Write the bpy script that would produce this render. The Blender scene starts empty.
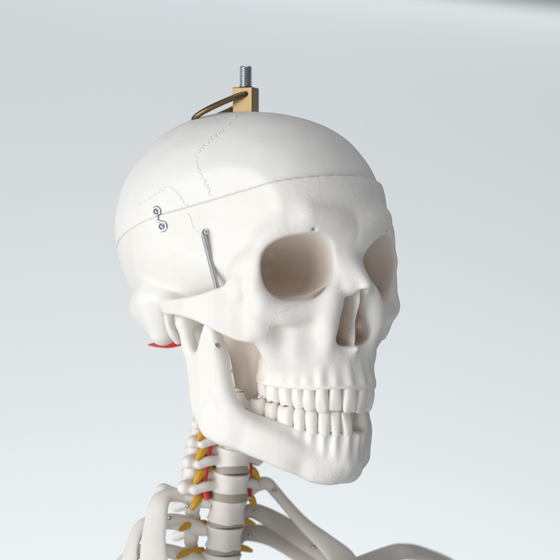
import bpy, bmesh, math, random
import numpy as np
from mathutils import Vector, Matrix
from mathutils.bvhtree import BVHTree

random.seed(7)
rng = np.random.default_rng(7)
C = bpy.context.scene.collection
MM = 0.001
YAW = math.radians(38.67)
BASE_Z = 1.5

# ------------------------------------------------------------------ field modelling helpers
class Field:
    """signed-distance field on a regular grid (mm); negative inside"""
    def __init__(s, lo, hi, h):
        s.h = h; s.lo = np.array(lo, np.float32)
        n = [int(math.ceil((b - a) / h)) + 1 for a, b in zip(lo, hi)]
        s.ax = [np.arange(k, dtype=np.float32) * h + a for k, a in zip(n, lo)]
        s.F = np.full(n, 60.0, np.float32)
    def win(s, lo, hi):
        sl = []
        for a, l, u in zip(s.ax, lo, hi):
            i0 = max(0, int(np.searchsorted(a, l)) - 1); i1 = min(len(a), int(np.searchsorted(a, u)) + 1)
            sl.append(slice(i0, max(i1, i0)))
        x = s.ax[0][sl[0]][:, None, None]; y = s.ax[1][sl[1]][None, :, None]; z = s.ax[2][sl[2]][None, None, :]
        return tuple(sl), x, y, z
    def add(s, prim, k=3.0, sub=False):
        fn, lo, hi = prim
        m = k * 1.3 + 3
        sl, x, y, z = s.win([a - m for a in lo], [b + m for b in hi])
        if any(q.stop <= q.start for q in sl): return
        g = fn(x, y, z).astype(np.float32)
        f = s.F[sl]
        g = np.broadcast_to(g, f.shape)
        if sub:
            g = -g
            h = np.maximum(k - np.abs(f - g), 0) / max(k, 1e-6)
            s.F[sl] = np.maximum(f, g) + h * h * k * .25
        else:
            h = np.maximum(k - np.abs(f - g), 0) / max(k, 1e-6)
            s.F[sl] = np.minimum(f, g) - h * h * k * .25
    def sub(s, prim, k=1.5): s.add(prim, k, True)

def ell(c, r, rot=None):
    c = np.array(c, float); r = np.array(r, float)
    R = None if rot is None else np.array(rot)
    def fn(x, y, z):
        X, Y, Z = x - c[0], y - c[1], z - c[2]
        if R is not None:
            X, Y, Z = (R[0, 0] * X + R[1, 0] * Y + R[2, 0] * Z, R[0, 1] * X + R[1, 1] * Y + R[2, 1] * Z, R[0, 2] * X + R[1, 2] * Y + R[2, 2] * Z)
        k0 = np.sqrt((X / r[0]) ** 2 + (Y / r[1]) ** 2 + (Z / r[2]) ** 2)
        k1 = np.sqrt((X / r[0] ** 2) ** 2 + (Y / r[1] ** 2) ** 2 + (Z / r[2] ** 2) ** 2)
        return k0 * (k0 - 1) / np.maximum(k1, 1e-6)
    m = r.max() if rot is not None else r
    return fn, c - m, c + m

def cap(a, b, ra, rb=None, sc=(1, 1, 1)):
    """tapered capsule; sc squashes the section along the axes"""
    rb = ra if rb is None else rb
    a = np.array(a, float); b = np.array(b, float); sc = np.array(sc, float)
    A = a / sc; B = b / sc; d = B - A; dd = max(float(d @ d), 1e-9); q = float(sc.min())
    def fn(x, y, z):
        X, Y, Z = x / sc[0] - A[0], y / sc[1] - A[1], z / sc[2] - A[2]
        t = np.clip((X * d[0] + Y * d[1] + Z * d[2]) / dd, 0, 1)
        return (np.sqrt((X - t * d[0]) ** 2 + (Y - t * d[1]) ** 2 + (Z - t * d[2]) ** 2) - (ra + (rb - ra) * t)) * q
    m = max(ra, rb) * sc
    return fn, np.minimum(a, b) - m, np.maximum(a, b) + m

def chain(F, pts, k, sc=(1, 1, 1), sub=False):
    """one smooth limb through pts (x, y, z, radius), blended once into the field"""
    P = np.array(pts, float)
    if len(P) > 2: P = spline(P, 5)
    cs = [cap(p[:3], q[:3], p[3], q[3], sc) for p, q in zip(P[:-1], P[1:])]
    def fn(x, y, z):
        d = None
        for c in cs:
            g = c[0](x, y, z); d = g if d is None else np.minimum(d, g)
        return d
    F.add((fn, np.min([c[1] for c in cs], 0), np.max([c[2] for c in cs], 0)), k, sub)

def poly2d(u, v, P):
    """signed distance to polygon P in plane (u,v)"""
    P = np.array(P, float); n = len(P)
    d = np.full(np.broadcast(u, v).shape, 1e9); s = np.ones(d.shape)
    for i in range(n):
        a = P[i]; b = P[i - 1]; e = b - a
        wx = u - a[0]; wy = v - a[1]
        t = np.clip((wx * e[0] + wy * e[1]) / (e @ e), 0, 1)
        d = np.minimum(d, (wx - e[0] * t) ** 2 + (wy - e[1] * t) ** 2)
        c1 = v >= a[1]; c2 = v < b[1]; c3 = e[0] * wy > e[1] * wx
        s = np.where((c1 & c2 & c3) | (~c1 & ~c2 & ~c3), -s, s)
    return s * np.sqrt(d)

def smooth_closed(P, n=6):
    P = np.array(P, float); out = []
    N = len(P)
    for i in range(N):
        p0, p1, p2, p3 = P[i - 1], P[i], P[(i + 1) % N], P[(i + 2) % N]
        for j in range(n):
            t = j / n
            out.append(.5 * (2 * p1 + (p2 - p0) * t + (2 * p0 - 5 * p1 + 4 * p2 - p3) * t * t + (3 * p1 - p0 - 3 * p2 + p3) * t ** 3))
    return np.array(out)

def spline(P, n=8):
    P = np.array(P, float); out = []
    N = len(P)
    for i in range(N - 1):
        p1, p2 = P[i], P[i + 1]
        p0 = P[i - 1] if i else 2 * p1 - p2
        p3 = P[i + 2] if i + 2 < N else 2 * p2 - p1
        for j in range(n):
            t = j / n
            out.append(.5 * (2 * p1 + (p2 - p0) * t + (2 * p0 - 5 * p1 + 4 * p2 - p3) * t * t + (3 * p1 - p0 - 3 * p2 + p3) * t ** 3))
    out.append(P[-1])
    return np.array(out)

def sheet(P, xmid, th, rnd):
    """plate: polygon P in (y,z), centre surface xmid(y,z), half thickness th"""
    P = np.array(P, float)
    def fn(x, y, z):
        d = poly2d(y + 0 * z, z + 0 * y, P)
        X = np.abs(x - xmid(y, z)) - (th - rnd)
        D = d + rnd
        return np.minimum(np.maximum(D, X), 0) + np.sqrt(np.maximum(D, 0) ** 2 + np.maximum(X, 0) ** 2) - rnd
    return fn, (30, P[:, 0].min(), P[:, 1].min()), (70, P[:, 0].max(), P[:, 1].max())

def sweep_arch(A, k_round=2.0, taper=0.0, z0=0.0):
    """A rows: x, y, zlo, zhi, half thickness ; a wall following the dental arch in plan, drawn in by taper per mm above z0"""
    A = np.array(A, float)
    def fn(x, y, z):
        g = 1 + taper * (z - z0)
        if taper: X = x * g + 0 * y; Y = -60 + (y + 60) * g + 0 * x
        else: X = x + 0 * y; Y = y + 0 * x
        bd = np.full(X.shape, 1e9); T = [np.zeros(X.shape) for _ in range(3)]
        for a, b in zip(A[:-1], A[1:]):
            e = b[:2] - a[:2]
            t = np.clip(((X - a[0]) * e[0] + (Y - a[1]) * e[1]) / (e @ e), 0, 1)
            d = np.hypot(X - a[0] - e[0] * t, Y - a[1] - e[1] * t)
            m = d < bd
            bd = np.where(m, d, bd)
            for i in range(3):
                T[i] = np.where(m, a[2 + i] + (b[2 + i] - a[2 + i]) * t, T[i])
        d, zl, zh, th = bd, T[0], T[1], T[2]
        r = np.minimum(k_round, th * .9)
        U = d - th + r; V = np.abs(z - (zl + zh) / 2) - (zh - zl) / 2 + r
        return np.minimum(np.maximum(U, V), 0) + np.sqrt(np.maximum(U, 0) ** 2 + np.maximum(V, 0) ** 2) - r
    t = A[:, 4].max()
    return fn, (A[:, 0].min() - t, A[:, 1].min() - t, A[:, 2].min()), (A[:, 0].max() + t, A[:, 1].max() + t, A[:, 3].max())

def nets(F, ax, smooth=1):
    """surface nets: field -> vertices, quads"""
    nx, ny, nz = F.shape
    h = float(ax[0][1] - ax[0][0])
    ins = F < 0
    cnt = np.zeros((nx - 1, ny - 1, nz - 1), np.uint8)
    offs = [(i, j, k) for i in (0, 1) for j in (0, 1) for k in (0, 1)]
    for i, j, k in offs: cnt += ins[i:nx - 1 + i, j:ny - 1 + j, k:nz - 1 + k]
    act = (cnt > 0) & (cnt < 8)
    I, J, K = np.nonzero(act)
    idx = np.full(act.shape, -1, np.int32); idx[I, J, K] = np.arange(len(I))
    c = {o: F[I + o[0], J + o[1], K + o[2]] for o in offs}
    acc = np.zeros((len(I), 3)); w = np.zeros(len(I))
    for o in offs:
        for a in range(3):
            if o[a]: continue
            p = list(o); p[a] = 1; p = tuple(p)
            f0, f1 = c[o], c[p]
            m = (f0 < 0) != (f1 < 0)
            t = np.where(m, f0 / np.where(m, f0 - f1, 1), 0)
            pos = np.tile(np.array(o, float), (len(I), 1)); pos[:, a] += t
            acc += pos * m[:, None]; w += m
    V = acc / w[:, None] + np.stack([I, J, K], 1)
    V = V * h + np.array([a[0] for a in ax])
    Q = []
    for a in range(3):
        b, d = (a + 1) % 3, (a + 2) % 3
        s0 = [slice(0, n) for n in F.shape]; s1 = list(s0)
        s0[a] = slice(0, F.shape[a] - 1); s1[a] = slice(1, F.shape[a])
        A0, A1 = ins[tuple(s0)], ins[tuple(s1)]
        for flip, M in ((False, A0 & ~A1), (True, ~A0 & A1)):
            G = np.stack(np.nonzero(M), 1)
            ok = (G[:, b] > 0) & (G[:, d] > 0) & (G[:, b] < F.shape[b] - 1) & (G[:, d] < F.shape[d] - 1)
            G = G[ok]
            eb = np.zeros(3, int); eb[b] = 1; ed = np.zeros(3, int); ed[d] = 1
            q = [G - eb - ed, G - ed, G, G - eb]
            ids = np.stack([idx[t[:, 0], t[:, 1], t[:, 2]] for t in q], 1)
            Q.append(ids[:, ::-1] if flip else ids)
    Q = np.concatenate(Q)
    for _ in range(smooth):
        s = np.zeros_like(V); n = np.zeros(len(V))
        for i in range(4):
            a, b = Q[:, i], Q[:, (i + 1) % 4]
            for q in range(3):
                s[:, q] += np.bincount(a, V[b, q], len(V)) + np.bincount(b, V[a, q], len(V))
            n += np.bincount(a, minlength=len(V)) + np.bincount(b, minlength=len(V))
        V = V * .5 + .5 * s / n[:, None]
    return V, Q

def mirror(F, ax):
    """field built for x >= 0 (ax[0][0] == 0) -> whole field"""
    return np.concatenate([F[:0:-1], F]), [np.concatenate([-ax[0][:0:-1], ax[0]]), ax[1], ax[2]]

def keep_largest(V, Q, minfrac=.02):
    n = len(V); lab = np.arange(n)
    while True:
        m = lab[Q].min(1)
        new = lab.copy()
        for i in range(4): np.minimum.at(new, Q[:, i], m)
        new = new[new]
        if (new == lab).all(): break
        lab = new
    cnt = np.bincount(lab, minlength=n)
    good = cnt[lab] > minfrac * n
    mp = np.cumsum(good) - 1
    return V[good], mp[Q[good[Q[:, 0]]]]

# ------------------------------------------------------------------ object helpers
def mesh_np(name, V, Q, mat=None, parent=None, smooth=True, scale=MM):
    me = bpy.data.meshes.new(name)
    V = np.asarray(V, np.float32) * scale; Q = np.asarray(Q, np.int32); k = Q.shape[1]
    me.vertices.add(len(V)); me.vertices.foreach_set('co', V.ravel())
    me.loops.add(Q.size); me.loops.foreach_set('vertex_index', Q.ravel())
    me.polygons.add(len(Q)); me.polygons.foreach_set('loop_start', np.arange(0, Q.size, k, dtype=np.int32))
    me.polygons.foreach_set('loop_total', np.full(len(Q), k, np.int32))
    me.polygons.foreach_set('use_smooth', np.full(len(Q), smooth))
    me.update(); me.validate()
    o = bpy.data.objects.new(name, me); C.objects.link(o)
    if mat: me.materials.append(mat)
    if parent: o.parent = parent
    return o

class MB:
    """collects small shapes (mm) into one mesh"""
    def __init__(s): s.v = []; s.f = []
    def put(s, v, f):
        n = len(s.v); s.v += [tuple(p) for p in v]; s.f += [tuple(i + n for i in q) for q in f]
    def tube(s, P, r, n=12, caps=True, sx=None, closed=False):
        """P points, r radius or list, sx list of (ra, rb, up) for flat sections"""
        P = [Vector(p) for p in P]; N = len(P)
        rr = r if hasattr(r, '__len__') else [r] * N
        up = None; rings = []
        for i in range(N):
            if closed: t = (P[(i + 1) % N] - P[i - 1])
            else: t = (P[min(i + 1, N - 1)] - P[max(i - 1, 0)])
            t.normalize()
            if sx is not None: up = Vector(sx[i][2])
            elif up is None: up = Vector((0, 0, 1)) if abs(t.z) < .9 else Vector((1, 0, 0))
            b = t.cross(up).normalized(); u = b.cross(t).normalized(); up = u
            ra, rb = (rr[i], rr[i]) if sx is None else (sx[i][0], sx[i][1])
            rings.append([P[i] + b * (ra * math.cos(2 * math.pi * j / n)) + u * (rb * math.sin(2 * math.pi * j / n)) for j in range(n)])
        v = [p for R in rings for p in R]; f = []
        for i in range(N if closed else N - 1):
            i2 = (i + 1) % N
            for j in range(n):
                j2 = (j + 1) % n
                f.append((i * n + j, i * n + j2, i2 * n + j2, i2 * n + j))
        if caps and not closed:
            f.append(tuple(range(n - 1, -1, -1))); f.append(tuple((N - 1) * n + j for j in range(n)))
        s.put(v, f)
    def lathe(s, prof, M=Matrix.Identity(4), n=24):
        """prof: list of (r, z) from bottom to top, closed with caps"""
        v = []; f = []
        for r, z in prof:
            for j in range(n):
                a = 2 * math.pi * j / n
                v.append(M @ Vector((r * math.cos(a), r * math.sin(a), z)))
        for i in range(len(prof) - 1):
            for j in range(n):
                j2 = (j + 1) % n
                f.append((i * n + j, i * n + j2, (i + 1) * n + j2, (i + 1) * n + j))
        f.append(tuple(range(n - 1, -1, -1))); f.append(tuple((len(prof) - 1) * n + j for j in range(n)))
        s.put(v, f)
    def build(s, name, mat, parent=None, smooth=True, bevel=0, angle=40, sub=0):
        me = bpy.data.meshes.new(name)
        me.from_pydata([(x * MM, y * MM, z * MM) for x, y, z in s.v], [], s.f)
        bm = bmesh.new(); bm.from_mesh(me); bmesh.ops.recalc_face_normals(bm, faces=bm.faces)
        if bevel:
            es = [e for e in bm.edges if len(e.link_faces) == 2 and e.calc_face_angle() > math.radians(angle)]
            bmesh.ops.bevel(bm, geom=es, offset=bevel * MM, segments=2, profile=.5, affect='EDGES')
        bm.to_mesh(me); bm.free()
        if smooth:
            for p in me.polygons: p.use_smooth = True
            me.set_sharp_from_angle(angle=math.radians(angle))
        me.materials.append(mat)
        o = bpy.data.objects.new(name, me); C.objects.link(o)
        if parent: o.parent = parent
        if sub:
            m = o.modifiers.new('s', 'SUBSURF'); m.levels = sub; m.render_levels = sub
        return o

# ------------------------------------------------------------------ materials
def mat_new(name):
    m = bpy.data.materials.new(name); m.use_nodes = True
    nt = m.node_tree; return m, nt, nt.nodes['Principled BSDF']

def bone(name, col, dark, rough=.42, sss=.12, bump=.12, scale=1.0, pits=0):
    m, nt, b = mat_new(name); N = nt.nodes.new; L = nt.links.new
    tc = N('ShaderNodeTexCoord')
    n1 = N('ShaderNodeTexNoise'); n1.inputs['Scale'].default_value = 38 * scale; n1.inputs['Detail'].default_value = 5; n1.inputs['Roughness'].default_value = .6
    L(tc.outputs['Object'], n1.inputs['Vector'])
    cr = N('ShaderNodeValToRGB'); cr.color_ramp.elements[0].position = .3; cr.color_ramp.elements[1].position = .62
    cr.color_ramp.elements[0].color = (*dark, 1); cr.color_ramp.elements[1].color = (*col, 1)
    L(n1.outputs['Fac'], cr.inputs['Fac'])
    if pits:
        av = N('ShaderNodeAttribute'); av.attribute_name = 'shade_tint'
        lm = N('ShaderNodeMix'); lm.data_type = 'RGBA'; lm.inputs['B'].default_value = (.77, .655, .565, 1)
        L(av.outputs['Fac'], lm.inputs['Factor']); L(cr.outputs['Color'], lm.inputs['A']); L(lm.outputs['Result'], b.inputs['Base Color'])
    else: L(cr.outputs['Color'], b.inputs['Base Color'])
    n2 = N('ShaderNodeTexNoise'); n2.inputs['Scale'].default_value = 160 * scale; n2.inputs['Detail'].default_value = 6; n2.inputs['Roughness'].default_value = .62
    n3 = N('ShaderNodeTexNoise'); n3.inputs['Scale'].default_value = 900 * scale; n3.inputs['Detail'].default_value = 2
    L(tc.outputs['Object'], n2.inputs['Vector']); L(tc.outputs['Object'], n3.inputs['Vector'])
    mx = N('ShaderNodeMath'); mx.operation = 'MULTIPLY_ADD'; mx.inputs[1].default_value = .18
    L(n3.outputs['Fac'], mx.inputs[0]); L(n2.outputs['Fac'], mx.inputs[2])
    bp = N('ShaderNodeBump'); bp.inputs['Strength'].default_value = bump; bp.inputs['Distance'].default_value = .0012
    hgt = mx.outputs[0]
    if pits:
        # cast texture: shallow pits and ripples in patches on the front of the face
        sp = N('ShaderNodeSeparateXYZ'); L(tc.outputs['Object'], sp.inputs[0])
        mr = N('ShaderNodeMapRange'); mr.interpolation_type = 'SMOOTHSTEP'
        mr.inputs['From Min'].default_value = -.070; mr.inputs['From Max'].default_value = -.092; L(sp.outputs['Y'], mr.inputs['Value'])
        vo = N('ShaderNodeTexNoise'); vo.inputs['Scale'].default_value = 330; vo.inputs['Detail'].default_value = 3; vo.inputs['Distortion'].default_value = 1.2
        L(tc.outputs['Object'], vo.inputs['Vector'])
        pm = N('ShaderNodeTexNoise'); pm.inputs['Scale'].default_value = 55; L(tc.outputs['Object'], pm.inputs['Vector'])
        pr = N('ShaderNodeMapRange'); pr.inputs['From Min'].default_value = .48; pr.inputs['From Max'].default_value = .66; L(pm.outputs['Fac'], pr.inputs['Value'])
        m1 = N('ShaderNodeMath'); m1.operation = 'MULTIPLY'; L(mr.outputs['Result'], m1.inputs[0]); L(pr.outputs['Result'], m1.inputs[1])
        m2 = N('ShaderNodeMath'); m2.operation = 'MULTIPLY'; L(m1.outputs[0], m2.inputs[0]); L(vo.outputs['Fac'], m2.inputs[1])
        m3 = N('ShaderNodeMath'); m3.operation = 'MULTIPLY_ADD'; m3.inputs[1].default_value = pits
        L(m2.outputs[0], m3.inputs[0]); L(mx.outputs[0], m3.inputs[2]); hgt = m3.outputs[0]
    L(hgt, bp.inputs['Height']); L(bp.outputs['Normal'], b.inputs['Normal'])
    rr = N('ShaderNodeMapRange'); rr.inputs['To Min'].default_value = rough - .08; rr.inputs['To Max'].default_value = rough + .12
    L(n2.outputs['Fac'], rr.inputs['Value']); L(rr.outputs['Result'], b.inputs['Roughness'])
    b.inputs['Subsurface Weight'].default_value = sss
    b.inputs['Subsurface Radius'].default_value = (1.0, .62, .42)
    b.inputs['Subsurface Scale'].default_value = .003
    b.inputs['Specular IOR Level'].default_value = .3
    return m

def metal(name, col, rough=.3, stretch=1, low=.72):
    m, nt, b = mat_new(name); N = nt.nodes.new; L = nt.links.new
    b.inputs['Metallic'].default_value = 1
    tc = N('ShaderNodeTexCoord'); n = N('ShaderNodeTexNoise'); n.inputs['Scale'].default_value = 420; n.inputs['Detail'].default_value = 4
    mp = N('ShaderNodeMapping'); mp.inputs['Scale'].default_value = (1, 1, stretch); L(tc.outputs['Object'], mp.inputs['Vector'])
    L(mp.outputs['Vector'], n.inputs['Vector'])
    mx = N('ShaderNodeMix'); mx.data_type = 'RGBA'
    mx.inputs['A'].default_value = (*[c * low for c in col], 1); mx.inputs['B'].default_value = (*col, 1)
    L(n.outputs['Fac'], mx.inputs['Factor']); L(mx.outputs['Result'], b.inputs['Base Color'])
    rr = N('ShaderNodeMapRange'); rr.inputs['To Min'].default_value = rough - .08; rr.inputs['To Max'].default_value = rough + .14
    L(n.outputs['Fac'], rr.inputs['Value']); L(rr.outputs['Result'], b.inputs['Roughness'])
    return m

def paint(name, col, rough=.4, vary=.75):
    m, nt, b = mat_new(name); N = nt.nodes.new; L = nt.links.new
    tc = N('ShaderNodeTexCoord'); n = N('ShaderNodeTexNoise'); n.inputs['Scale'].default_value = 150; n.inputs['Detail'].default_value = 4
    L(tc.outputs['Object'], n.inputs['Vector'])
    mx = N('ShaderNodeMix'); mx.data_type = 'RGBA'
    mx.inputs['A'].default_value = (*[c * vary for c in col], 1); mx.inputs['B'].default_value = (*col, 1)
    L(n.outputs['Fac'], mx.inputs['Factor']); L(mx.outputs['Result'], b.inputs['Base Color'])
    b.inputs['Roughness'].default_value = rough
    bp = N('ShaderNodeBump'); bp.inputs['Strength'].default_value = .2; bp.inputs['Distance'].default_value = .0008
    L(n.outputs['Fac'], bp.inputs['Height']); L(bp.outputs['Normal'], b.inputs['Normal'])
    return m

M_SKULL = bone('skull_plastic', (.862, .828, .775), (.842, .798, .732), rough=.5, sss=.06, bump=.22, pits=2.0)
M_CAP = bone('skull_cap_plastic', (.865, .838, .80), (.845, .81, .765), rough=.58, sss=.06, bump=.12)
M_TOOTH = bone('tooth_plastic', (.87, .82, .76), (.85, .79, .72), rough=.26, sss=.1, bump=.05)
M_BONE = bone('spine_plastic', (.85, .80, .745), (.79, .735, .67), rough=.5)
M_DISC = paint('disc_rubber', (.46, .40, .33), .55)
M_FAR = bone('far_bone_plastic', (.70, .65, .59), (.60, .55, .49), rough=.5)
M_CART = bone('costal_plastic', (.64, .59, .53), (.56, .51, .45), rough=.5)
M_NERVE = paint('nerve_yellow', (.78, .42, .03), .4)
M_RED = paint('artery_red', (.68, .035, .02), .38)
M_STEEL = metal('zinc_steel', (.66, .68, .72), .28)
M_DARKSTEEL = metal('spring_steel', (.70, .70, .71), .24)
M_BRASS = metal('brass', (.46, .325, .165), .34, .12, .45)
M_OLDBRASS = metal('old_brass', (.27, .20, .10), .34, 1, .5)

# ------------------------------------------------------------------ cranium field
H = 0.8
F = Field((0, -116, -62), (78, 96, 122), H)
TINT = Field((0, -116, -62), (78, 96, 122), H)

def superellipse_cone(c, axis, up, prof, e=2.5):
    """pit: prof rows (t, A, B) along axis from c"""
    c = np.array(c, float); a = np.array(axis, float); a /= np.linalg.norm(a)
    u = np.array(up, float); u -= a * (u @ a); u /= np.linalg.norm(u); s = np.cross(u, a)
    T = [p[0] for p in prof]; A_ = [p[1] for p in prof]; B_ = [p[2] for p in prof]
    L = max(abs(T[0]), abs(T[-1])) + max(A_)
    def fn(x, y, z):
        X, Y, Z = x - c[0], y - c[1], z - c[2]
        t = X * a[0] + Y * a[1] + Z * a[2]; p = X * s[0] + Y * s[1] + Z * s[2]; q = X * u[0] + Y * u[1] + Z * u[2]
        A = np.interp(t, T, A_); B = np.interp(t, T, B_)
        r = (np.abs(p / A) ** e + np.abs(q / B) ** e) ** (1 / e)
        d = (r - 1) * np.minimum(A, B) * .9
        return np.maximum(d, np.maximum(t - T[-1], T[0] - t))
    return fn, c - L, c + L

def prism(P, y0, y1, slope=0.0):
    """polygon in (x,z) swept along y"""
    P = np.array(P, float)
    def fn(x, y, z):
        d = poly2d(x + 0 * z, z + 0 * x, P)
        return np.maximum(d, np.maximum(y0 - y, y - y1))
    return fn, (0, y0, P[:, 1].min()), (P[:, 0].max(), y1, P[:, 1].max())

# vault
F.add(ell((0, 4, 47), (69, 73, 64.3)), 1)
F.add(ell((0, -35.5, 47), (57.5, 60, 59)), 16)
F.add(ell((0, 36, 26), (47, 41, 41)), 14)
F.add(ell((0, 12, -2), (48, 58, 22)), 12)
F.add(ell((41, 18, 3), (17, 21, 18)), 7)
# flatter temples with a crisp temporal line in front
_n = np.array([.915, -.385, .06]); _n /= np.linalg.norm(_n)
def temple(x, y, z): return -((x - 43.7) * _n[0] + (y + 66.8) * _n[1] + (z - 52) * _n[2])
F.sub((temple, (20, -100, -40), (78, 30, 122)), 1.0)
# mastoid, ear region
F.add(cap((52.5, 13, 4), (49.5, 11, -14), 12, 7.5), 7)
F.add(cap((47, 24, 0), (45, 20, -9), 13, 9), 6)
chain(F, [(50, 26, 10, 4), (55, 8, 7, 3.6), (58, -8, 4, 3)], 7)
chain(F, [(57, -5, -1, 3.2), (55, -5, -12, 3), (50, -4, -18, 2.4)], 3)
# brow bar and frontal
chain(F, [(0, -85, 42, 10), (10, -85.5, 43, 8.4), (27, -82.5, 43, 7.2), (41, -73.5, 37, 5.5), (45.5, -70.5, 26, 4.6)], 9)
chain(F, [(4, -92, 42, 4), (13, -92, 46, 4.5), (25, -89, 49, 4)], 10)
# nasal root, bones
chain(F, [(0, -84, 30, 8), (0, -87, 20, 7), (0, -97, 12, 5)], 6)
chain(F, [(0, -88.5, 27, 3.6), (0, -95.5, 20.5, 3.6), (0, -105.5, 12.4, 2.6)], 6)
chain(F, [(3, -85, 27, 3.2), (4.8, -92.3, 18, 3.4), (6.2, -98, 11.5, 2.8)], 7)
# frontal process of maxilla
chain(F, [(4.5, -83, 28, 2.6), (8, -86, 18, 3.2), (12.3, -93, 8, 5.2), (16, -92.5, -8, 6.4), (14.5, -86, -25, 6.4)], 5)
# lateral orbital rim + zygoma
chain(F, [(45.5, -70.5, 26, 4.6), (46.7, -70, 12, 5.4), (44, -71, 2, 6.3), (42.5, -67, -8, 6.4), (40.5, -65.5, -12, 5)], 5)
chain(F, [(48, -64, 25, 3), (51, -57, 19, 3.6), (51.5, -60, 8, 4)], 4, (.7, 1, 1))
# infraorbital
chain(F, [(44, -73, 0, 6), (34, -79.5, -2.5, 6.6), (22, -86, -1.5, 6.2), (14, -90, 2, 5.5)], 6)
chain(F, [(16, -72, -4, 10), (27, -66, -4, 11), (36, -62, -4, 9)], 4)
chain(F, [(16, -56, -4, 10), (27, -52, -4, 10)], 4)
# maxilla body
F.add(ell((15, -71.5, -20), (16.5, 17, 23)), 7)
F.add(ell((0, -77, -24), (18, 17.5, 18)), 7)
chain(F, [(40, -66, -12, 5.5), (33, -66, -22, 6), (25.5, -64, -33, 5)], 8)
# zygomatic arch
def arch_x(y, z): return np.interp(y, [-72, -65, -58, -50, -42, -30, -16, -4, 4], [42.5, 47.5, 52.5, 57, 60.5, 63, 62.5, 59.5, 57]) + (z + 4) * .03 + 0 * z
AP = smooth_closed([(-2, 3), (-9, 4.8), (-20, 5.6), (-32, 6.2), (-44, 8.4), (-54, 12), (-60, 16), (-67, 12), (-70, -4), (-67, -17), (-60, -17.5), (-52, -13.5), (-43, -8.5), (-32, -5.2), (-20, -3.8), (-8, -3)], 4)
F.add(sheet(AP, arch_x, 2.5, 2.0), 4)
chain(F, [(57.5, -7, 2, 3.2), (57, -12, 1, 5), (50, -14, 1, 5)], 4)
# alveolar process with root ridges
ARCH_U = spline([(0, -95.5), (7, -94), (13, -90), (17.6, -83.5), (20.8, -76), (23.4, -67.5), (25.6, -58.5), (27, -50), (27.6, -41)], 6)
def arc_len(P): return np.concatenate([[0], np.cumsum(np.linalg.norm(np.diff(P, axis=0), axis=1))])
SU = arc_len(ARCH_U)
def along(P, S, s):
    x = np.interp(s, S, P[:, 0]); y = np.interp(s, S, P[:, 1])
    x2 = np.interp(s + .5, S, P[:, 0]); y2 = np.interp(s + .5, S, P[:, 1])
    x1 = np.interp(s - .5, S, P[:, 0]); y1 = np.interp(s - .5, S, P[:, 1])
    t = np.array([x2 - x1, y2 - y1]); t /= np.linalg.norm(t)
    return np.array([x, y]), t, np.array([t[1], -t[0]])
def gum_u(s): return np.interp(s, [0, 8, 22, 40, 60, 75], [-43.5, -43, -43.6, -42, -40, -38.5])
rows = []
for s in np.linspace(0, 54.5, 26):
    p, t, n = along(ARCH_U, SU, s)
    rows.append((p[0], p[1], gum_u(s), np.interp(s, [0, 12, 40, 62], [-24, -23, -22, -30]), np.interp(s, [0, 20, 40, 60], [4.0, 4.6, 5.8, 6.4])))
F.add(sweep_arch(rows, 2.0, .0065, -43), 5)
WU = [7.8, 6.5, 7.0, 6.8, 6.8, 8.3, 8.0, 6.6]
cu = np.cumsum([0] + WU); cu = cu * 1.0
for i in range(8):
    s = (cu[i] + cu[i + 1]) / 2; p, t, n = along(ARCH_U, SU, s)
    g = gum_u(s); o = [3.0, 3.0, 3.9, 3.6, 4.0, 4.4, 4.4, 3.6][i]; ln = [15, 14, 20, 14, 12, 9, 8, 6][i]
    F.add(cap((p[0] + n[0] * (o - .7), p[1] + n[1] * (o - .7), g + 3.5), (p[0] * .97 + n[0] * (o - 2.6), p[1] + n[1] * (o - 2.6) + 1.5, g + ln), 2.0, 1.2), 3)
chain(F, [(r[0] + 0, r[1] - 0, r[2] + .7, 1.1) for r in [(p[0] + n[0] * (th - .5), p[1] + n[1] * (th - .5), gum_u(s)) for s in np.linspace(0, 54, 9) for p, t, n in [along(ARCH_U, SU, s)] for th in [np.interp(s, [0, 20, 40, 60], [4.0, 4.6, 5.8, 6.4])]]], 1)
# nasal spine
chain(F, [(0, -92, -23, 3.5), (0, -97.5, -21.5, 1.6)], 4)
# sphenoid, pterygoid, base
F.add(ell((0, -42, 2), (36, 26, 22)), 8)
F.add(ell((0, -10, -8), (22, 30, 16)), 8)
chain(F, [(20, -46, -10, 7), (22, -44, -24, 6.5), (24, -43, -40, 4.5)], 3, (.5, 1, 1))
chain(F, [(26, -36, -4, 9), (26.5, -37, -22, 9), (26, -39, -46, 6.5)], 3, (.45, 1, 1))
chain(F, [(34, -34, 0, 9), (30, -30, -6, 6)], 6)
chain(F, [(31, -31, -4, 9), (31.5, -31, -16, 8), (29.5, -32, -28, 6.5), (30.5, -34, -41, 4.5)], 3, (.42, 1, 1))

chain(F, [(44.5, -65, 25, 5), (45, -58, 15, 7), (43, -52, 4, 8)], 6)
F.add(ell((23, -57, -27), (6.5, 9, 12)), 5)
# --- cuts
# orbits
_t = [-26, -12, 0, 4, 8, 12, 16, 20, 24, 28, 32, 36, 40, 44, 47]
_q = [(1 - (max(t, 0) / 49) ** 1.9) ** .75 for t in _t]
orb = superellipse_cone((26.8, -78, 22.5), (-.36, 1, -.06), (.13, 0, 1),
    [(t, 20.2 * q + max(-t, 0) * .05, 16.0 * q + max(-t, 0) * .04) for t, q in zip(_t, _q)], 2.5)
F.sub(orb, 1.5); TINT.add(orb, .1)
# optic canal and the fissure beside it
F.sub(cap((12, -40, 15), (15, -44, 30), 1.5, .9), 2.5)
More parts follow.
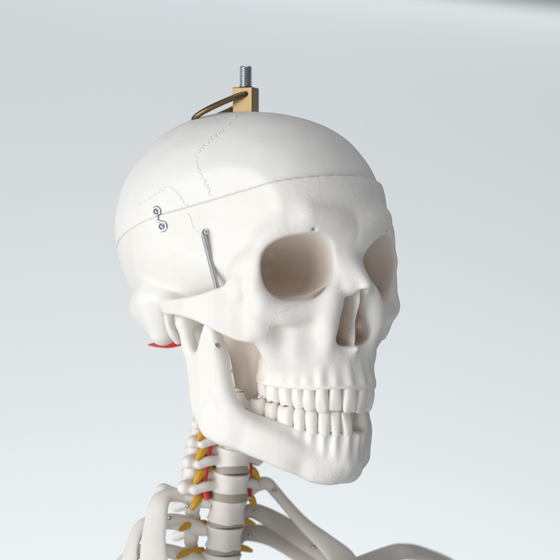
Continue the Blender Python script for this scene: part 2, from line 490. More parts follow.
# nasal aperture
NP = smooth_closed([(0, 11), (3.2, 10), (6.4, 3), (9.2, -4), (11.6, -11), (11.4, -16), (7.5, -19.3), (2.2, -19.8), (0, -18.6), (-3, -18), (-3, 10.5)], 5)
F.sub(prism(NP, -122, -80), .8); TINT.add(prism(NP, -99, -80), .1)
F.sub(ell((0, -73, -6), (9.5, 18, 12)), 1.5); TINT.add(ell((0, -73, -6), (9.5, 18, 12)), .1)
# septum and conchae
F.add(cap((0, -88, 16), (0, -88, -26), 9, 9, (.09, 1, 1)), .4)
F.add(cap((0, -74, 16), (0, -74, -26), 14, 14, (.07, 1, 1)), .4)
chain(F, [(11.5, -86, -9, 2.2), (10, -66, -7, 3)], 1.5)
chain(F, [(8, -84, 3, 2), (8, -64, 3, 2.6)], 1.5)
# canine fossa, infraorbital and supraorbital foramina
F.sub(ell((27, -93, -20), (7, 6.5, 8)), 9)
F.sub(cap((25.5, -98, 42), (25.5, -86, 43), .7), .4)
# ear canal and jaw fossa
F.sub(cap((63, -1.2, 0), (58, .8, -9), 1.9, 1.5), 1.4)
F.sub(cap((66, -1, -3), (50, 0, -4), 2.3, 2), 1.2)
F.sub(ell((53, -13, -8), (9, 7, 6)), 3)
# hollow mouth behind the teeth (palate)
F.sub(ell((0, -66, -50), (20, 25, 20)), 3)

CUT_A, CUT_B = 48.3, -0.26
FF, AX = mirror(F.F, F.ax)
# slow hand-cast unevenness
def lumps(ax, amp, lam, seed):
    r = np.random.default_rng(seed); out = 0
    for _ in range(7):
        k = r.normal(size=3); k *= 2 * math.pi / lam / np.linalg.norm(k); ph = r.uniform(0, 6.28)
        out = out + np.sin(ax[0][:, None, None] * k[0] + ax[1][None, :, None] * k[1] + ax[2][None, None, :] * k[2] + ph)
    return (out * amp / 2.6).astype(np.float32)
FF = FF + lumps(AX, .10, 17, 3) + lumps(AX, .3, 48, 5)
plane = ((AX[2][None, None, :] - (CUT_A + CUT_B * AX[1][None, :, None])) / math.sqrt(1 + CUT_B ** 2)).astype(np.float32)
low = np.maximum(FF, plane + .19)
iz = int(np.searchsorted(AX[2], 80)); 
V, Q = nets(low[:, :, :iz], [AX[0], AX[1], AX[2][:iz]], 1)
V, Q = keep_largest(V, Q)
_d = V[:, 2] - (CUT_A + CUT_B * V[:, 1]); _m = _d > -.62; V[_m, 2] -= _d[_m] + .17
root = bpy.data.objects.new('anatomical_skeleton', None); C.objects.link(root)
root.location = (0, 0, BASE_Z); root.rotation_euler = (0, 0, YAW)
root['label'] = 'white plastic anatomical skeleton, skull turned to the right with a brass hanger on top'
root['category'] = 'skeleton model'
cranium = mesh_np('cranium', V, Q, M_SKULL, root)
# tan tint for sockets and nose, their warm bounced shade painted in with it
_i = [np.clip(np.rint((c - a[0]) / H).astype(int), 0, len(a) - 1) for c, a in zip((np.abs(V[:, 0]), V[:, 1], V[:, 2]), TINT.ax)]
_l = np.clip((2.2 - TINT.F[_i[0], _i[1], _i[2]]) / 3, 0, 1) * np.where((np.abs(V[:, 0]) < 12.5) & (V[:, 2] < 12), np.clip((V[:, 1] + 97) / 7, 0, 1), np.clip((V[:, 1] + 90) / 14, 0, 1))
_p = np.clip((-V[:, 2] - 3) / 5, 0, 1) * np.clip((V[:, 1] + 60) / 6, 0, 1) * np.clip((41 - np.abs(V[:, 0])) / 6, 0, 1) * np.clip((-8 - V[:, 1]) / 8, 0, 1)  # shade behind the jaw and under the skull base painted as the tint
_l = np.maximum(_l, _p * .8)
at = cranium.data.attributes.new('shade_tint', 'FLOAT', 'POINT'); at.data.foreach_set('value', _l.astype(np.float32))
i0 = int(np.searchsorted(AX[2], 24))
up = np.maximum(FF, -plane + .19)
V, Q = nets(up[:, :, i0:], [AX[0], AX[1], AX[2][i0:]], 1)
_d = V[:, 2] - (CUT_A + CUT_B * V[:, 1]); _m = _d < .62; V[_m, 2] -= _d[_m] - .17
V[:, 1] += 2.4; V[:, 2] += 2.4 * CUT_B; V[:, 0] *= .985
calvaria = mesh_np('skull_cap', V, Q, M_CAP, root)

# ------------------------------------------------------------------ mandible field
G = Field((0, -100, -106), (66, 2, 0), H)
def xm(y, z): return 50.5 + (z + 60) * .045 - np.clip(-(y + 30), 0, 40) * .12 - np.clip(-(y + 42), 0, 20) * .4 + np.clip(-(z + 55), 0, 30) * -.05
RP = smooth_closed([(-11, -9), (-15, -17), (-17.5, -32), (-19.5, -50), (-23.5, -61), (-31.5, -68), (-42, -72.5), (-49, -72), (-51.5, -64), (-49.5, -51), (-47, -38), (-45, -24), (-41.5, -12),
                    (-36.5, -6.5), (-31.5, -14), (-28, -22.5), (-23.5, -23), (-19, -16), (-17, -9)], 4)
G.add(sheet(RP, xm, 3.6, 2.6), 1)
chain(G, [(46, -14, -7.5, 3.6), (54.2, -14.2, -7, 3.5)], 4)
chain(G, [(52, -13, -9, 3.5), (51.5, -16, -22, 4)], 4)
BASAL = spline([(0, -82.6, -94, -78, 4.4), (8, -80.3, -94, -78, 4.4), (16.2, -75, -91.7, -76, 4.9), (27.3, -69.8, -87.3, -68, 4.5), (36, -59.5, -81.3, -63, 4.6), (43.5, -47, -75.3, -58, 5), (48, -33, -70.5, -56, 4)], 5)
G.add(sweep_arch(BASAL, 3.8), 7)
ARCH_L = spline([(0, -92.5), (5, -91.6), (9.8, -87.7), (14.2, -82.2), (18.3, -75.3), (22, -66.5), (25, -56), (27.6, -47), (29.5, -38)], 6)
SL = arc_len(ARCH_L)
def gum_l(s): return np.interp(s, [0, 10, 20, 32, 48, 60, 72], [-66.5, -66.5, -66.3, -63.2, -58.5, -55.5, -53.5])
rows = []
for s in np.linspace(0, min(SL[-1], 64), 24):
    p, t, n = along(ARCH_L, SL, s)
    q = np.interp(s, [0, 14, 24, 36, 60, 75], [-.5, -1.8, -.6, 2.4, 6.5, 9])
    rows.append((p[0] + q - .5, p[1] + 1.7, -86 + s * .18, gum_l(s), np.interp(s, [0, 20, 40, 60], [3.8, 4.4, 6.4, 8])))
G.add(sweep_arch(rows, 2.0), 7)
WL = [5.8, 5.3, 6.8, 6.7, 6.5, 9.8, 8.0, 9.4]
cl = np.cumsum([0] + WL)
for i in range(8):
    s = (cl[i] + cl[i + 1]) / 2; p, t, n = along(ARCH_L, SL, s)
    g = gum_l(s); o = [3.1, 3.1, 3.3, 3.2, 3.8, 4.4, 4.4, 4.4][i]; ln = [15, 13, 11, 9, 8, 5, 4, 3][i]
    G.add(cap((p[0] + n[0] * (o - .5), p[1] + n[1] * (o - .5), g - 2.5), (p[0] + n[0] * (o - 1.8), p[1] + n[1] * (o - 1.8) + 1, g - ln), 1.7, 1.0), 2.6)
chain(G, [(45, -46, -60, 4), (36.5, -58.5, -66, 3.8), (26, -69.5, -73, 3.6), (15.5, -77, -79, 3.2)], 6)
# chin
chain(G, [(0, -86.3, -86.5, 4.5), (7, -83.9, -87.8, 4.2), (13.5, -79, -87, 3.6)], 8)
F2 = cap((0, -97, -75), (13, -94.5, -75), 4.6, 4)
# oblique line
chain(G, [(48.5, -45, -45, 2.2), (43.5, -52, -57, 1.8), (34, -60, -67, 1.2)], 6)
GG, GAX = mirror(G.F, G.ax)
GG = GG + lumps(GAX, .15, 15, 11) + lumps(GAX, .3, 40, 12)
V, Q = nets(GG, GAX, 1)
V, Q = keep_largest(V, Q)
mandible = mesh_np('mandible', V, Q, M_SKULL, root)

# ------------------------------------------------------------------ teeth
def tooth_mesh(w, d, h, kind, seed):
    """crown along +z (0 at the gum, h at the biting edge); x across, y outward"""
    r = random.Random(seed); n = 20; v = []; f = []
    if kind == 'incisor': prof = [(-3, .72, .75), (0, .84, .95), (.18, .91, 1.0), (.45, .98, .88), (.75, 1.0, .6), (.93, .97, .4), (1.0, .86, .26)]
    elif kind == 'canine': prof = [(-3, .72, .78), (0, .84, .95), (.2, .93, 1.0), (.45, 1.0, .92), (.72, .97, .7), (.9, .84, .5), (1.0, .6, .32)]
    elif kind == 'premolar': prof = [(-3, .72, .76), (0, .83, .9), (.2, .92, .98), (.5, 1.0, 1.0), (.78, .98, .88), (.93, .86, .7), (1.0, .6, .46)]
    else: prof = [(-3, .84, .82), (0, .89, .9), (.2, .96, .97), (.5, 1.0, 1.0), (.8, .99, .94), (.94, .9, .82), (1.0, .7, .6)]
    e = 2.7 if kind in ('incisor', 'canine') else 3.2
    for t, a, b in prof:
        z = t if t < 0 else t * h
        sh = {'incisor': -.10, 'canine': -.06}.get(kind, -.03) * d * max(t, 0) ** 2
        for j in range(n):
            an = 2 * math.pi * j / n; c, s = math.cos(an), math.sin(an)
            k = (abs(c) ** e + abs(s) ** e) ** (-1 / e)
            x = k * c * a * w / 2; y = k * s * b * d / 2 + sh
            zz = z
            if t >= .93:
                if kind == 'molar': zz += .09 * h * math.cos(2 * an + math.pi) * 1.0 * -1 * abs(math.sin(2 * an)) + .07 * h * abs(math.sin(2 * an))
                if kind == 'premolar': zz += .13 * h * abs(math.sin(an)) - .05 * h
            if kind != 'incisor' and -.1 < t < .3: zz += .0
            if abs(t) < .01: zz += (-.9 if s > .3 else 0) + .9 * (abs(c) > .8)
            v.append((x, y, zz))
        if len(v) > n:
            i = len(v) // n - 2
            for j in range(n): f.append((i * n + j, i * n + (j + 1) % n, (i + 1) * n + (j + 1) % n, (i + 1) * n + j))
    m = len(prof) - 1
    cz = prof[-1][0] * h - (.14 * h if kind in ('molar', 'premolar') else 0)
    v.append((0, {'incisor': -.10, 'canine': -.06}.get(kind, -.03) * d, cz)); ci = len(v) - 1
    for j in range(n): f.append((m * n + j, m * n + (j + 1) % n, ci))
    f.append(tuple(range(n - 1, -1, -1)))
    return v, f

KIND = ['incisor', 'incisor', 'canine', 'premolar', 'premolar', 'molar', 'molar', 'molar']
def row_of_teeth(P, S, W, gum, heights, depths, offs, upper, parent, skip=()):
    c = np.cumsum([0] + W); R = random.Random(5 if upper else 9)
    for side in (-1, 1):
        for i in range(8):
            if (side, i) in skip: continue
            s = (c[i] + c[i + 1]) / 2; p, t, n = along(P, S, s)
            v, f = tooth_mesh(W[i] * (1.06 + R.uniform(-.02, .04)), depths[i], heights[i], KIND[i], i)
            dz = -1 if upper else 1
            tilt = math.radians((4 if i < 3 else -3) + R.uniform(-3, 3)) * (1 if upper else .6)
            rock = math.radians(R.uniform(-3.5, 3.5)); spin = math.radians(R.uniform(-4, 4))
            px = p + n * offs[i]
            X = Vector((side * t[0], t[1], 0)); Y = Vector((side * n[0], n[1], 0)); Z = Vector((0, 0, dz))
            ct, st = math.cos(tilt), math.sin(tilt)
            Z2 = Z * ct + Y * st; Y2 = Y * ct - Z * st
            cr_, sr = math.cos(rock), math.sin(rock); X2 = X * cr_ + Z2 * sr; Z3 = Z2 * cr_ - X * sr
            cp, sp = math.cos(spin), math.sin(spin); X3 = X2 * cp + Y2 * sp; Y3 = Y2 * cp - X2 * sp
            o = Vector((side * px[0], px[1], gum(s) + R.uniform(-.3, .3)))
            b = MB(); b.put([o + X3 * q[0] + Y3 * q[1] + Z3 * q[2] for q in v], f)
            b.build('tooth', M_TOOTH, parent, True, 0, 80, 2)
row_of_teeth(ARCH_U, SU, WU, gum_u, [12.7, 11.6, 12.6, 11.6, 10.9, 10.0, 9.2, 7.8], [6.8, 6.2, 7.8, 8.6, 8.8, 10.4, 10.2, 9.2], [1.2, .9, 1.0, .8, .8, .8, .8, .6], True, cranium)
row_of_teeth(ARCH_L, SL, WL, gum_l, [11.4, 11.6, 13.0, 12.0, 11.0, 9.6, 8.6, 7.8], [5.8, 6.0, 7.2, 7.4, 8, 10, 9.8, 9.2], [1.0, .9, 1.2, 1.0, 1.2, 1.2, 1.4, 2.0], False, mandible, skip=((1, 0), (1, 1)))

# ------------------------------------------------------------------ placing things on the skull
CAM = Vector(((280 - 244.87) / 1.764, -1400.0, (307.1 - 280) / 1.764))
cy_, sy_ = math.cos(YAW), math.sin(YAW)
def W(u, d, z):
    """room-aligned offsets (right, away, up) in mm -> skeleton frame"""
    return Vector((u * cy_ + d * sy_, -u * sy_ + d * cy_, z))
def bvh_of(*obs):
    vs, fs = [], []
    for o in obs:
        n = len(vs); vs += [v.co / MM for v in o.data.vertices]; fs += [[i + n for i in p.vertices] for p in o.data.polygons]
    return BVHTree.FromPolygons(vs, fs)
T_SKULL = bvh_of(cranium, calvaria); T_JAW = bvh_of(mandible)
def on(px, py, T=None):
    """surface point and normal seen at a photo position"""
    o = W(*CAM); p = W((px - 244.87) / 1.764, 0, (307.1 - py) / 1.764)
    h = (T or T_SKULL).ray_cast(o, (p - o).normalized())
    return h[0], h[1].normalized()
def frame(n):
    z = n.normalized(); x = Vector((0, 0, 1)).cross(z).normalized(); y = z.cross(x)
    return Matrix((x, y, z)).transposed().to_4x4()

# sutures: fine raised seams following the surface, joined into their part's own mesh
def seam(o, pix, amp, step, r, T, seed, mirror_too=True):
    R = random.Random(seed); P = []
    pts = spline(pix, 10); L = np.concatenate([[0], np.cumsum(np.linalg.norm(np.diff(pts, axis=0), axis=1))])
    s = 0; k = 0
    while s < L[-1]:
        x = np.interp(s, L, pts[:, 0]); y = np.interp(s, L, pts[:, 1])
        x2 = np.interp(s + 1, L, pts[:, 0]); y2 = np.interp(s + 1, L, pts[:, 1])
        t = np.array([x2 - x, y2 - y]); t /= max(np.linalg.norm(t), 1e-6); n = np.array([-t[1], t[0]])
        a = amp * (R.uniform(.25, 1) * (1 if k % 2 else -1)) * (.8 + .3 * math.sin(s * .21 + seed))
        j = R.uniform(-.5, .5) * step
        P.append((x + n[0] * a + t[0] * j, y + n[1] * a + t[1] * j)); s += step * R.uniform(.4, 1.5); k += 1
    Q = []
    for x, y in spline(P, 4):
        o_ = W(*CAM); p = W((x - 244.87) / 1.764, 0, (307.1 - y) / 1.764)
        h = T.ray_cast(o_, (p - o_).normalized())
        if h[0] is not None: Q.append(h[0] + h[1] * (r * .1))
    b = MB(); b.tube(Q, [r * R.uniform(.6, 1.25) for _ in Q], 5)
    if mirror_too:
        M = []
        for q in Q:
            h = T.find_nearest(Vector((-q.x, q.y, q.z)))
            M.append(h[0] + h[1] * (r * .1))
        b.tube(M, r, 5)
    bm = bmesh.new(); bm.from_mesh(o.data)
    vs = [bm.verts.new((p[0] * MM, p[1] * MM, p[2] * MM)) for p in b.v]
    for f in b.f:
        try: bm.faces.new([vs[i] for i in f]).smooth = True
        except ValueError: pass
    bm.to_mesh(o.data); bm.free()
T_CAP = bvh_of(calvaria); T_CR = bvh_of(cranium)
seam(calvaria, [(237, 113), (224, 129), (207, 143), (196, 157), (199, 170), (206, 184), (211, 197)], 2.8, 1.6, .27, T_CAP, 1)
seam(calvaria, [(139, 206), (152, 197), (168, 187), (177, 193), (182, 201), (189, 207)], 1.4, 2.6, .26, T_CAP, 2)
seam(cranium, [(188, 213), (191, 219), (193, 227), (199, 232), (204, 238), (208, 250)], 1.1, 2.4, .26, T_CR, 3)
seam(cranium, [(265, 342), (268, 328), (276, 315), (288, 309), (299, 304)], .5, 3.0, .2, T_CR, 4)

# ------------------------------------------------------------------ hardware on the skull
RB = Matrix.Rotation(math.radians(-18) - YAW, 4, 'Z')
pc = Vector((0.2, -.6, 0))
b = MB(); a = 5.95
def boxpts(hx, hy, z0, z1): return [(x, y, z) for z in (z0, z1) for x, y in ((-hx, -hy), (hx, -hy), (hx, hy), (-hx, hy))]
BOXF = [(0, 3, 2, 1), (4, 5, 6, 7), (0, 1, 5, 4), (1, 2, 6, 5), (2, 3, 7, 6), (3, 0, 4, 7)]
b.put([RB @ Vector(p) + pc for p in boxpts(a, a, 108.5, 124.3)], BOXF)
block = b.build('hanger_block', M_BRASS, calvaria, False, .5)
b = MB()
for s_ in (-1, 1):
    b.lathe([(1.9, 0), (1.9, .12)], Matrix.Translation(pc + RB @ Vector((.8, s_ * (a + .02), 118))) @ RB @ Matrix.Rotation(s_ * math.pi / 2, 4, 'X'), 20)
prof = [(3.2, 120), (3.2, 124.5)]
z = 124.5
while z < 135.4: prof += [(3.75, z + .45), (3.75, z + .6), (2.95, z + 1.1), (2.95, z + 1.2)]; z += 1.25
prof += [(3.4, z + .1), (2.9, z + .7)]
b = MB(); b.lathe(prof, Matrix.Translation(pc), 32)
b.build('hanger_bolt', M_STEEL, calvaria, True, 0, 24)
b = MB(); P = []
A_ = Vector((-.915, 0, -.405)); B_ = Vector((0, 1, -.27))
for j in range(56):
    t = 2 * math.pi * j / 56; c, s_ = math.cos(t), math.sin(t)
    k = (abs(c) ** 2.5 + abs(s_) ** 2.5) ** (-1 / 2.5)
    q = Vector((-12.8, 0, 112.8)) + A_ * (17.6 * k * c) + B_ * (9.2 * k * s_)
    P.append(W(*q))
b.tube(P, 1.65, 14, closed=True)
b.build('hanger_ring', M_OLDBRASS, calvaria)

def screw(name, p, n, r, mat, parent, slot=True, h=1.0):
    b = MB(); M = Matrix.Translation(p) @ frame(n)
    b.lathe([(r * .5, -2.5), (r * .5, 0), (r, .02), (r, h * .45), (r * .8, h * .8), (r * .42, h), (r * .36, h * .55)], M, 22)
    o = b.build(name, mat, parent, True, 0, 35)
    return o
p1, n1 = on(156.5, 211.5); p2, n2 = on(162, 226.5)
screw('latch_screw', p1, n1, 1.75, M_STEEL, calvaria, h=1.5)
screw('latch_screw', p2, n2, 1.75, M_STEEL, cranium, h=1.5)
lp = [(154.2, 208.6), (157, 207.4), (159.8, 209.6), (160, 213.4), (158, 217), (158.2, 220.4), (161, 222), (164.5, 222.6), (166.4, 226), (165, 229.8), (161.5, 231)]
P = []
for x, y in spline(lp, 5):
    q, n = on(x, y); P.append((q + n * .55, n))
b = MB(); b.tube([q for q, n in P], .5, 8, sx=[(.72, .35, n) for q, n in P])
b.build('cap_latch', M_STEEL, cranium)

p1, n1 = on(206, 232.5)
screw('spring_screw', p1, n1, 2.0, M_DARKSTEEL, cranium, h=2.4)
top = p1 + n1 * 2.3 + Vector((0, 0, -1.4)); bot = W(-11.8, -70, 3.0)
ax = (bot - top); Ls = ax.length; ax.normalize()
e1 = ax.cross(Vector((1, 0, 0))).normalized(); e2 = ax.cross(e1)
P = []; turns = int(Ls / .62)
for j in range(turns * 12 + 1):
    t = j / 12 * 2 * math.pi; P.append(top + ax * (j / 12 * .62) + e1 * (1.25 * math.cos(t)) + e2 * (1.25 * math.sin(t)))
b = MB(); b.tube(P, .31, 6)
b.tube([top - ax * .2, top + ax * (Ls - .5)], .95, 10)
b.build('jaw_spring', M_DARKSTEEL, root, True, 0, 80)
p1, n1 = on(217, 346, T_JAW)
screw('jaw_screw', p1, n1, 1.6, M_STEEL, mandible, h=.7)

# ------------------------------------------------------------------ spine
def cyl(rx, ry, h0, h1, rnd, waist=0, c=(0, 0)):
    def fn(x, y, z):
        k = 1 - waist * np.clip(1 - ((z - (h0 + h1) / 2) / ((h1 - h0) / 2)) ** 2, 0, 1)
        d = (np.sqrt(((x - c[0]) / (rx * k)) ** 2 + ((y - c[1]) / (ry * k)) ** 2) - 1) * min(rx, ry) + rnd
        v = np.abs(z - (h0 + h1) / 2) - (h1 - h0) / 2 + rnd
        return np.minimum(np.maximum(d, v), 0) + np.sqrt(np.maximum(d, 0) ** 2 + np.maximum(v, 0) ** 2) - rnd
    return fn, (0, -ry + c[1], h0), (rx, ry + c[1], h1)
def vertebra_mesh(kind):
    f = Field((0, -14, -20), (34, 52, 16), .75)
    if kind == 'cervical':
        f.add(cyl(10.2, 8.4, -5.7, 5.7, .9, .15), 1)
        f.add(cap((8.4, 1, 4), (8.4, 5, 5.2), 1.3, 1.0), 1)
        chain(f, [(7, 6, 1, 3), (13, 12, 1, 3.2)], 2.5)
        f.add(cap((14.5, 13, -5), (14.5, 14.5, 5), 5.2, 4.6), 2)
        chain(f, [(8, 1, -1.5, 2.4), (15, 2, -2, 2.7), (19.5, 3.5, -4, 2.9)], 2)
        chain(f, [(13, 12, -1, 3), (18.5, 9, -3, 3.1), (23, 8, -4, 3.7)], 2)
        chain(f, [(13, 17, 0, 3), (7, 23, -1.5, 2.8), (0, 28, -3, 3)], 2, (1, .8, 1.2))
        chain(f, [(0, 28, -3, 3), (0, 33, -5, 3), (2.5, 35.5, -7, 2.6)], 2)
        f.sub(cap((13, 6, -9), (13, 6, 9), 2.0), .8)
    else:
        f.add(cyl(11.6, 9.7, -6.5, 6.5, .9, .15), 1)
        chain(f, [(8, 8, 2, 3.4), (12, 15, 2, 3.6)], 2.5)
        f.add(cap((11, 16, -7), (11, 16, 7), 4, 3.6), 2)
        chain(f, [(12, 15, 2, 4), (21, 21, 3, 3.8), (27, 24, 4, 4.6)], 2)
        chain(f, [(11, 18, 0, 3), (0, 27, -3, 3.4)], 2, (1, .8, 1.3))
        chain(f, [(0, 27, -3, 3.4), (0, 46, -14, 2.8)], 2)
    a, ax = mirror(f.F, f.ax)
    a = a + lumps(ax, .18, 10, 4)
    V, Q = nets(a, ax, 1)
    return V, Q
V, Q = vertebra_mesh('cervical'); cerv = mesh_np('vertebra', V, Q, M_BONE, root)
V, Q = vertebra_mesh('thoracic'); thor = mesh_np('vertebra', V, Q, M_BONE, root)
# y, z of the body centres from the atlas down, forward tilt, size
COL = [('c', 7, -30, 0, .95), ('c', 7, -42, 2, .95), ('c', 7, -53, 5, .95), ('c', 8, -63.5, 8, .95), ('c', 9, -74, 11, 1.02), ('c', 10.5, -85.7, 14, 1.08), ('c', 13, -100.3, 15, 1.12),
       ('t', 16.5, -115.8, 14, 1.04), ('t', 19, -131.6, 12, 1.0), ('t', 21, -147.5, 10, 1.0)]
used = set(); centres = []
for kind, y, z, tilt, sz in COL:
    src = cerv if kind == 'c' else thor
    o = src if kind not in used else src.copy()
    if kind in used: C.objects.link(o); o.parent = root
    used.add(kind)
    o.location = Vector((0, y, z)) * MM; o.rotation_euler = (math.radians(tilt), 0, 0); o.scale = (sz,) * 3
    centres.append((Vector((0, y, z)), tilt, sz, kind))
for (c0, t0, s0, k0), (c1, t1, s1, k1) in zip(centres[:-1], centres[1:]):
    up0 = Matrix.Rotation(math.radians(t0), 3, 'X') @ Vector((0, 0, 1)); up1 = Matrix.Rotation(math.radians(t1), 3, 'X') @ Vector((0, 0, 1))
    a = c0 - up0 * ((5.7 if k0 == 't' else 4.9) * s0); b_ = c1 + up1 * ((5.7 if k1 == 't' else 4.9) * s1)
    rx = 9.9 * (s0 + s1) / 2 * (1.12 if k1 == 't' else 1); ry = rx * .82
    b = MB(); m = (a + b_) / 2
    pts = [a, a * .7 + b_ * .3, m, a * .3 + b_ * .7, b_]
    b.tube(pts, 1, 36, sx=[(rx * k, ry * k, (0, 1, 0)) for k in (.95, .97, .975, .97, .95)])
    b.build('spinal_disc', M_DISC, root, True, 0, 50)

# nerves and vertebral arteries
def soft(name, mat, pts, rr, flat=None, n=10):
    b = MB(); P = spline(pts, 6); r = np.interp(np.linspace(0, 1, len(P)), np.linspace(0, 1, len(rr)), rr)
    if flat: b.tube(P, 1, n, sx=[(k, k * flat[0], flat[1]) for k in r])
    else: b.tube(P, list(r), n)
    return b.build(name, mat, root, True, 0, 60)
for i in range(3, 9):
    c0, t0, s0, k0 = centres[i]; c1, t1, s1, k1 = centres[i + 1]
    m = (c0 + c1) / 2
    for sd in (-1, 1):
        if i < 7:
            pts = [m + Vector((sd * 6, 9, 1)), m + Vector((sd * 13, 7, 1)), m + Vector((sd * 19, 5, -2)), m + Vector((sd * 23, 5, -7))]
            soft('nerve_root', M_NERVE, pts, [1.8, 2.5, 2.7, 2.6, 2.2, 1.3])
        else:
            pts = [m + Vector((sd * 7, 10, 0)), m + Vector((sd * 14, 10, -.5)), m + Vector((sd * 21, 9, -1)), m + Vector((sd * 27, 8, -3))]
            soft('nerve_root', M_NERVE, pts, [1.6, 2.2, 2.3, 2.2, 1.9, 1.1])
for sd in (-1, 1):
    pts = [c + Vector((sd * 14.2 * s_, 4.2, 0)) for c, t, s_, k in centres[3:7]][::-1]
    pts = [pts[0] + Vector((sd * -1, -2, -9))] + pts
    soft('vertebral_artery', M_RED, pts, [1.9] * 4, n=12)
soft('artery', M_RED, [W(-33, 0, -18.6), W(-39, 6, -20.2), W(-44, 12, -21.4), W(-50, 20, -21.8), W(-56, 30, -22.2)], [3.0, 3.4, 3.2, 2.4, .7], (.75, (0, 0, 1)))

# ------------------------------------------------------------------ ribs, breastbone, collarbone
def rib(name, mat, rows, n=16):
    """rows: x, y, z, half width, half thickness, angle of the flat face from level (deg)"""
    R_ = np.array(rows, float); P = spline(R_, 7)
    b = MB(); sx = []
    pts = [Vector(p[:3]) for p in P]
    for i, p in enumerate(P):
        t = (pts[min(i + 1, len(pts) - 1)] - pts[max(i - 1, 0)]).normalized()
        upv = W(p[5], p[6], p[7]).normalized()
        sx.append((p[3], p[4], upv))
    b.tube(pts, 1, n, sx=sx)
    return b.build(name, mat, root, True, 0, 70)
U = (0, -.3, 1); O = (-.35, -.85, .35); O2 = (-.7, -.6, .2)
def rr(*rows): return [tuple(r[:5]) + tuple(r[5]) for r in rows]
rib('rib', M_BONE, rr((-10, 19, -112, 3, 3, U), (-14, 21, -110.5, 4.2, 4.2, U), (-18, 25, -109, 3.4, 3.4, U), (-24, 29, -107.5, 4, 3.6, U), (-33, 31, -107.5, 5.5, 3.6, U), (-39, 29, -111.5, 6.2, 2.6, O), (-44, 25.5, -121, 7, 2.0, O), (-49.5, 20, -132, 7.6, 1.8, O), (-54, 13, -143, 8.4, 1.8, O), (-60, -2, -156, 9, 2.6, O), (-58, -25, -168, 8, 2.4, O)))
rib('rib', M_BONE, rr((-10, 24, -128, 3.4, 3.4, U), (-15, 27, -126, 4.6, 4.2, U), (-22, 33, -122, 3.6, 3.6, U), (-31, 38, -122, 4, 3.6, U), (-41, 40, -124, 5, 3.4, U), (-50, 38, -132, 6, 2.2, O2), (-58, 32, -145, 7.5, 2, O2), (-66, 20, -160, 7.5, 2, O2)))
rib('rib', M_BONE, rr((-10, 26, -147, 3.4, 3.4, U), (-16, 30, -144, 4.4, 4.4, U), (-27, 39, -139.5, 4, 4, U), (-42, 46, -140, 5, 3.6, U), (-58, 46, -152, 6, 3, O2), (-68, 40, -170, 6, 2.6, O2)))
V1 = (.2, -.7, .7); V2 = (.1, -.9, .4)
rib('rib', M_BONE, rr((10, 19, -112, 3, 3, U), (15, 20, -109, 3.6, 3.6, U), (24, 21, -104, 3.6, 4.0, U), (32, 20.5, -103, 3.8, 3.8, U), (38, 20, -108, 3.8, 3, V1), (45, 19, -115.5, 3.8, 2.6, V1), (54, 13, -127.5, 4.6, 2.4, V1), (59, 0, -137, 6.5, 2.4, V1), (56, -18, -144, 9, 2.4, V1), (44, -38, -152, 9, 2.4, V1), (28, -52, -158, 8, 2.4, V1)))
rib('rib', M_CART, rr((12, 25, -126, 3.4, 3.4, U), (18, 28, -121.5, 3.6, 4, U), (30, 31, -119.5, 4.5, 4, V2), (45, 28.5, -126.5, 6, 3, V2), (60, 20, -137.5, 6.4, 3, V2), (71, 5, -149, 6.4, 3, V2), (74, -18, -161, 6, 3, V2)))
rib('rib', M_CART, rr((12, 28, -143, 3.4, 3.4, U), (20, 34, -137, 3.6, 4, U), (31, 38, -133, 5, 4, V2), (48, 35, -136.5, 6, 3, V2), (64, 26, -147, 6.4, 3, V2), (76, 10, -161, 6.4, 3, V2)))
# manubrium: shield with a notched top
b = MB(); out = smooth_closed([(-24, -150), (-15, -143.5), (-6, -146), (6, -146), (15, -143.5), (24, -150), (22, -160), (14, -172), (11, -190), (-11, -190), (-14, -172), (-22, -160)], 4)
n = len(out); v = []
for yy, k in ((-50, .9), (-52, 1), (-57, 1), (-59.5, .9)):
    v += [(x * k, yy + (abs(x) / 24) ** 2 * 3 - (z + 150) * -.15, -165 + (z + 165) * k) for x, z in out]
f = [(i * n + j, i * n + (j + 1) % n, (i + 1) * n + (j + 1) % n, (i + 1) * n + j) for i in range(3) for j in range(n)] + [tuple(range(n - 1, -1, -1)), tuple(3 * n + j for j in range(n))]
b.put(v, f); b.build('breastbone', M_BONE, root, True, 0, 60)
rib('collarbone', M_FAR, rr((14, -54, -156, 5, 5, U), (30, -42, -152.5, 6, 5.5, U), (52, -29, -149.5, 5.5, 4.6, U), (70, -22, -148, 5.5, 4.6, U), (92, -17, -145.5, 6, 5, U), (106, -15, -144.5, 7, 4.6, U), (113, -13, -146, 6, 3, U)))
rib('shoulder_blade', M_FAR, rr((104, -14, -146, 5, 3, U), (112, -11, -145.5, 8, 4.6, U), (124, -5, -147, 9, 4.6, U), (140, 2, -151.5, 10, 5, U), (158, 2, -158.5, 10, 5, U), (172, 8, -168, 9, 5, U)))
# joint screws
for q, nn in (((-21, 26, -112.5), (-.6, -.7, -.2)), ((-28, 33, -120), (-.7, -.7, 0)), ((-30, 38, -139), (-.7, -.7, 0)), ((33, 17, -107), (.2, -1, 0)), ((27, 27, -119), (.2, -1, 0)), ((28, 34, -134), (.2, -1, 0)), ((60, 14, -141), (.2, -1, 0))):
    screw('joint_screw', Vector(q) + Vector(nn).normalized() * 2.6, Vector(nn), 1.25, M_DARKSTEEL, root, h=1.0)

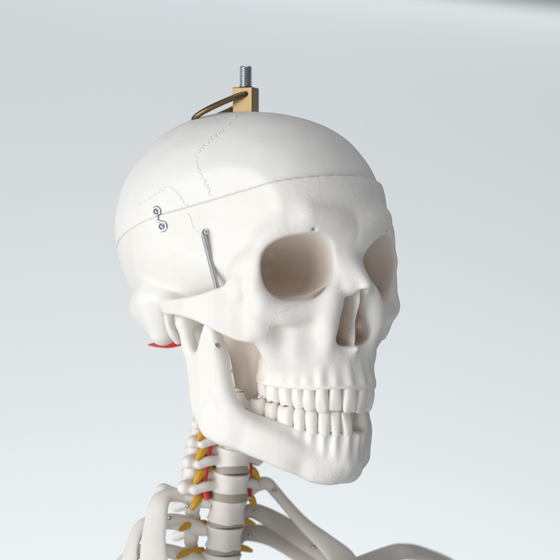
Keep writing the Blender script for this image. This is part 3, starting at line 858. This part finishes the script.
# ------------------------------------------------------------------ backdrop, light, camera
def plain(name, col, rough=.9):
    m, nt, b = mat_new(name); N = nt.nodes.new; L = nt.links.new
    tc = N('ShaderNodeTexCoord'); n = N('ShaderNodeTexNoise'); n.inputs['Scale'].default_value = 2.2; n.inputs['Detail'].default_value = 3
    L(tc.outputs['Object'], n.inputs['Vector'])
    mx = N('ShaderNodeMix'); mx.data_type = 'RGBA'
    mx.inputs['A'].default_value = (*[c * .97 for c in col], 1); mx.inputs['B'].default_value = (*col, 1)
    L(n.outputs['Fac'], mx.inputs['Factor']); L(mx.outputs['Result'], b.inputs['Base Color'])
    b.inputs['Roughness'].default_value = rough
    return m
me = bpy.data.meshes.new('backdrop'); v = []; f = []
xs = np.linspace(-7, 7, 57); n = 0
for x in xs:
    zl = BASE_Z + .015 + (280 - 33) / 727 - .115 * (x - .27)          # paper bent forward from here, shape added to catch a bright band
    col = [(x, 2.0, -1), (x, 2.0, BASE_Z - .6), (x, 2.0, BASE_Z), (x, 2.0, zl)]
    for a in np.linspace(8, 120, 12):
        col.append((x, 2.0 - .05 * (1 - math.cos(math.radians(a))), zl + .05 * math.sin(math.radians(a))))
    n = len(col); v += col
for i in range(len(xs) - 1):
    for k in range(n - 1): f.append((i * n + k, (i + 1) * n + k, (i + 1) * n + k + 1, i * n + k + 1))
me.from_pydata(v, [], f)
for p in me.polygons: p.use_smooth = True
bd = bpy.data.objects.new('backdrop', me); C.objects.link(bd); bd['kind'] = 'structure'
me.materials.append(plain('backdrop_paper', (.732, .752, .755)))

def area(name, loc, target, size, energy, col):
    l = bpy.data.lights.new(name, 'AREA'); l.shape = 'RECTANGLE'; l.size, l.size_y = size; l.energy = energy; l.color = col
    o = bpy.data.objects.new(name, l); C.objects.link(o); o.location = loc
    o.rotation_euler = (Vector(target) - Vector(loc)).to_track_quat('-Z', 'Y').to_euler()
    return o
head = (0, 0, BASE_Z)
area('window_light', (-1.7, -1.1, BASE_Z - .05), head, (1.9, 2.0), 44, (.95, .975, 1))
area('fill_light', (.15, -1.6, BASE_Z - .9), head, (1.7, 1.2), 9.5, (.95, .975, 1))
area('top_fill', (.2, -.6, BASE_Z + 1.7), head, (1.6, 1.4), 7.5, (.95, .975, 1))  # unseen soft lamp added above to brighten the cap
area('backdrop_light', (0, .9, BASE_Z - 1.1), (0, 2.0, BASE_Z - .2), (2.6, .7), 22, (.97, .99, 1))
w = bpy.data.worlds.new('World'); bpy.context.scene.world = w; w.use_nodes = True
w.node_tree.nodes['Background'].inputs['Color'].default_value = (.90, .95, 1, 1)
w.node_tree.nodes['Background'].inputs['Strength'].default_value = .2

cam = bpy.data.cameras.new('camera'); co = bpy.data.objects.new('camera', cam); C.objects.link(co)
S_PX = 1.764
co.location = ((280 - 244.87) / S_PX * MM, -1.4, BASE_Z + (307.1 - 280) / S_PX * MM)
co.rotation_euler = (math.pi / 2, 0, 0)
cam.sensor_width = 36; cam.lens = 36 * 1.4 / (560 / S_PX * MM)
cam.clip_start = .05; cam.clip_end = 50
cam.dof.use_dof = True; cam.dof.focus_distance = 1.365; cam.dof.aperture_fstop = 6.7
sc = bpy.context.scene; sc.camera = co
sc.view_settings.view_transform = 'Standard'; sc.view_settings.look = 'None'; sc.view_settings.exposure = 0; sc.view_settings.gamma = 1
sc.cycles.max_bounces = 8; sc.cycles.diffuse_bounces = 5
try: sc.cycles.use_denoising = True
except Exception: pass
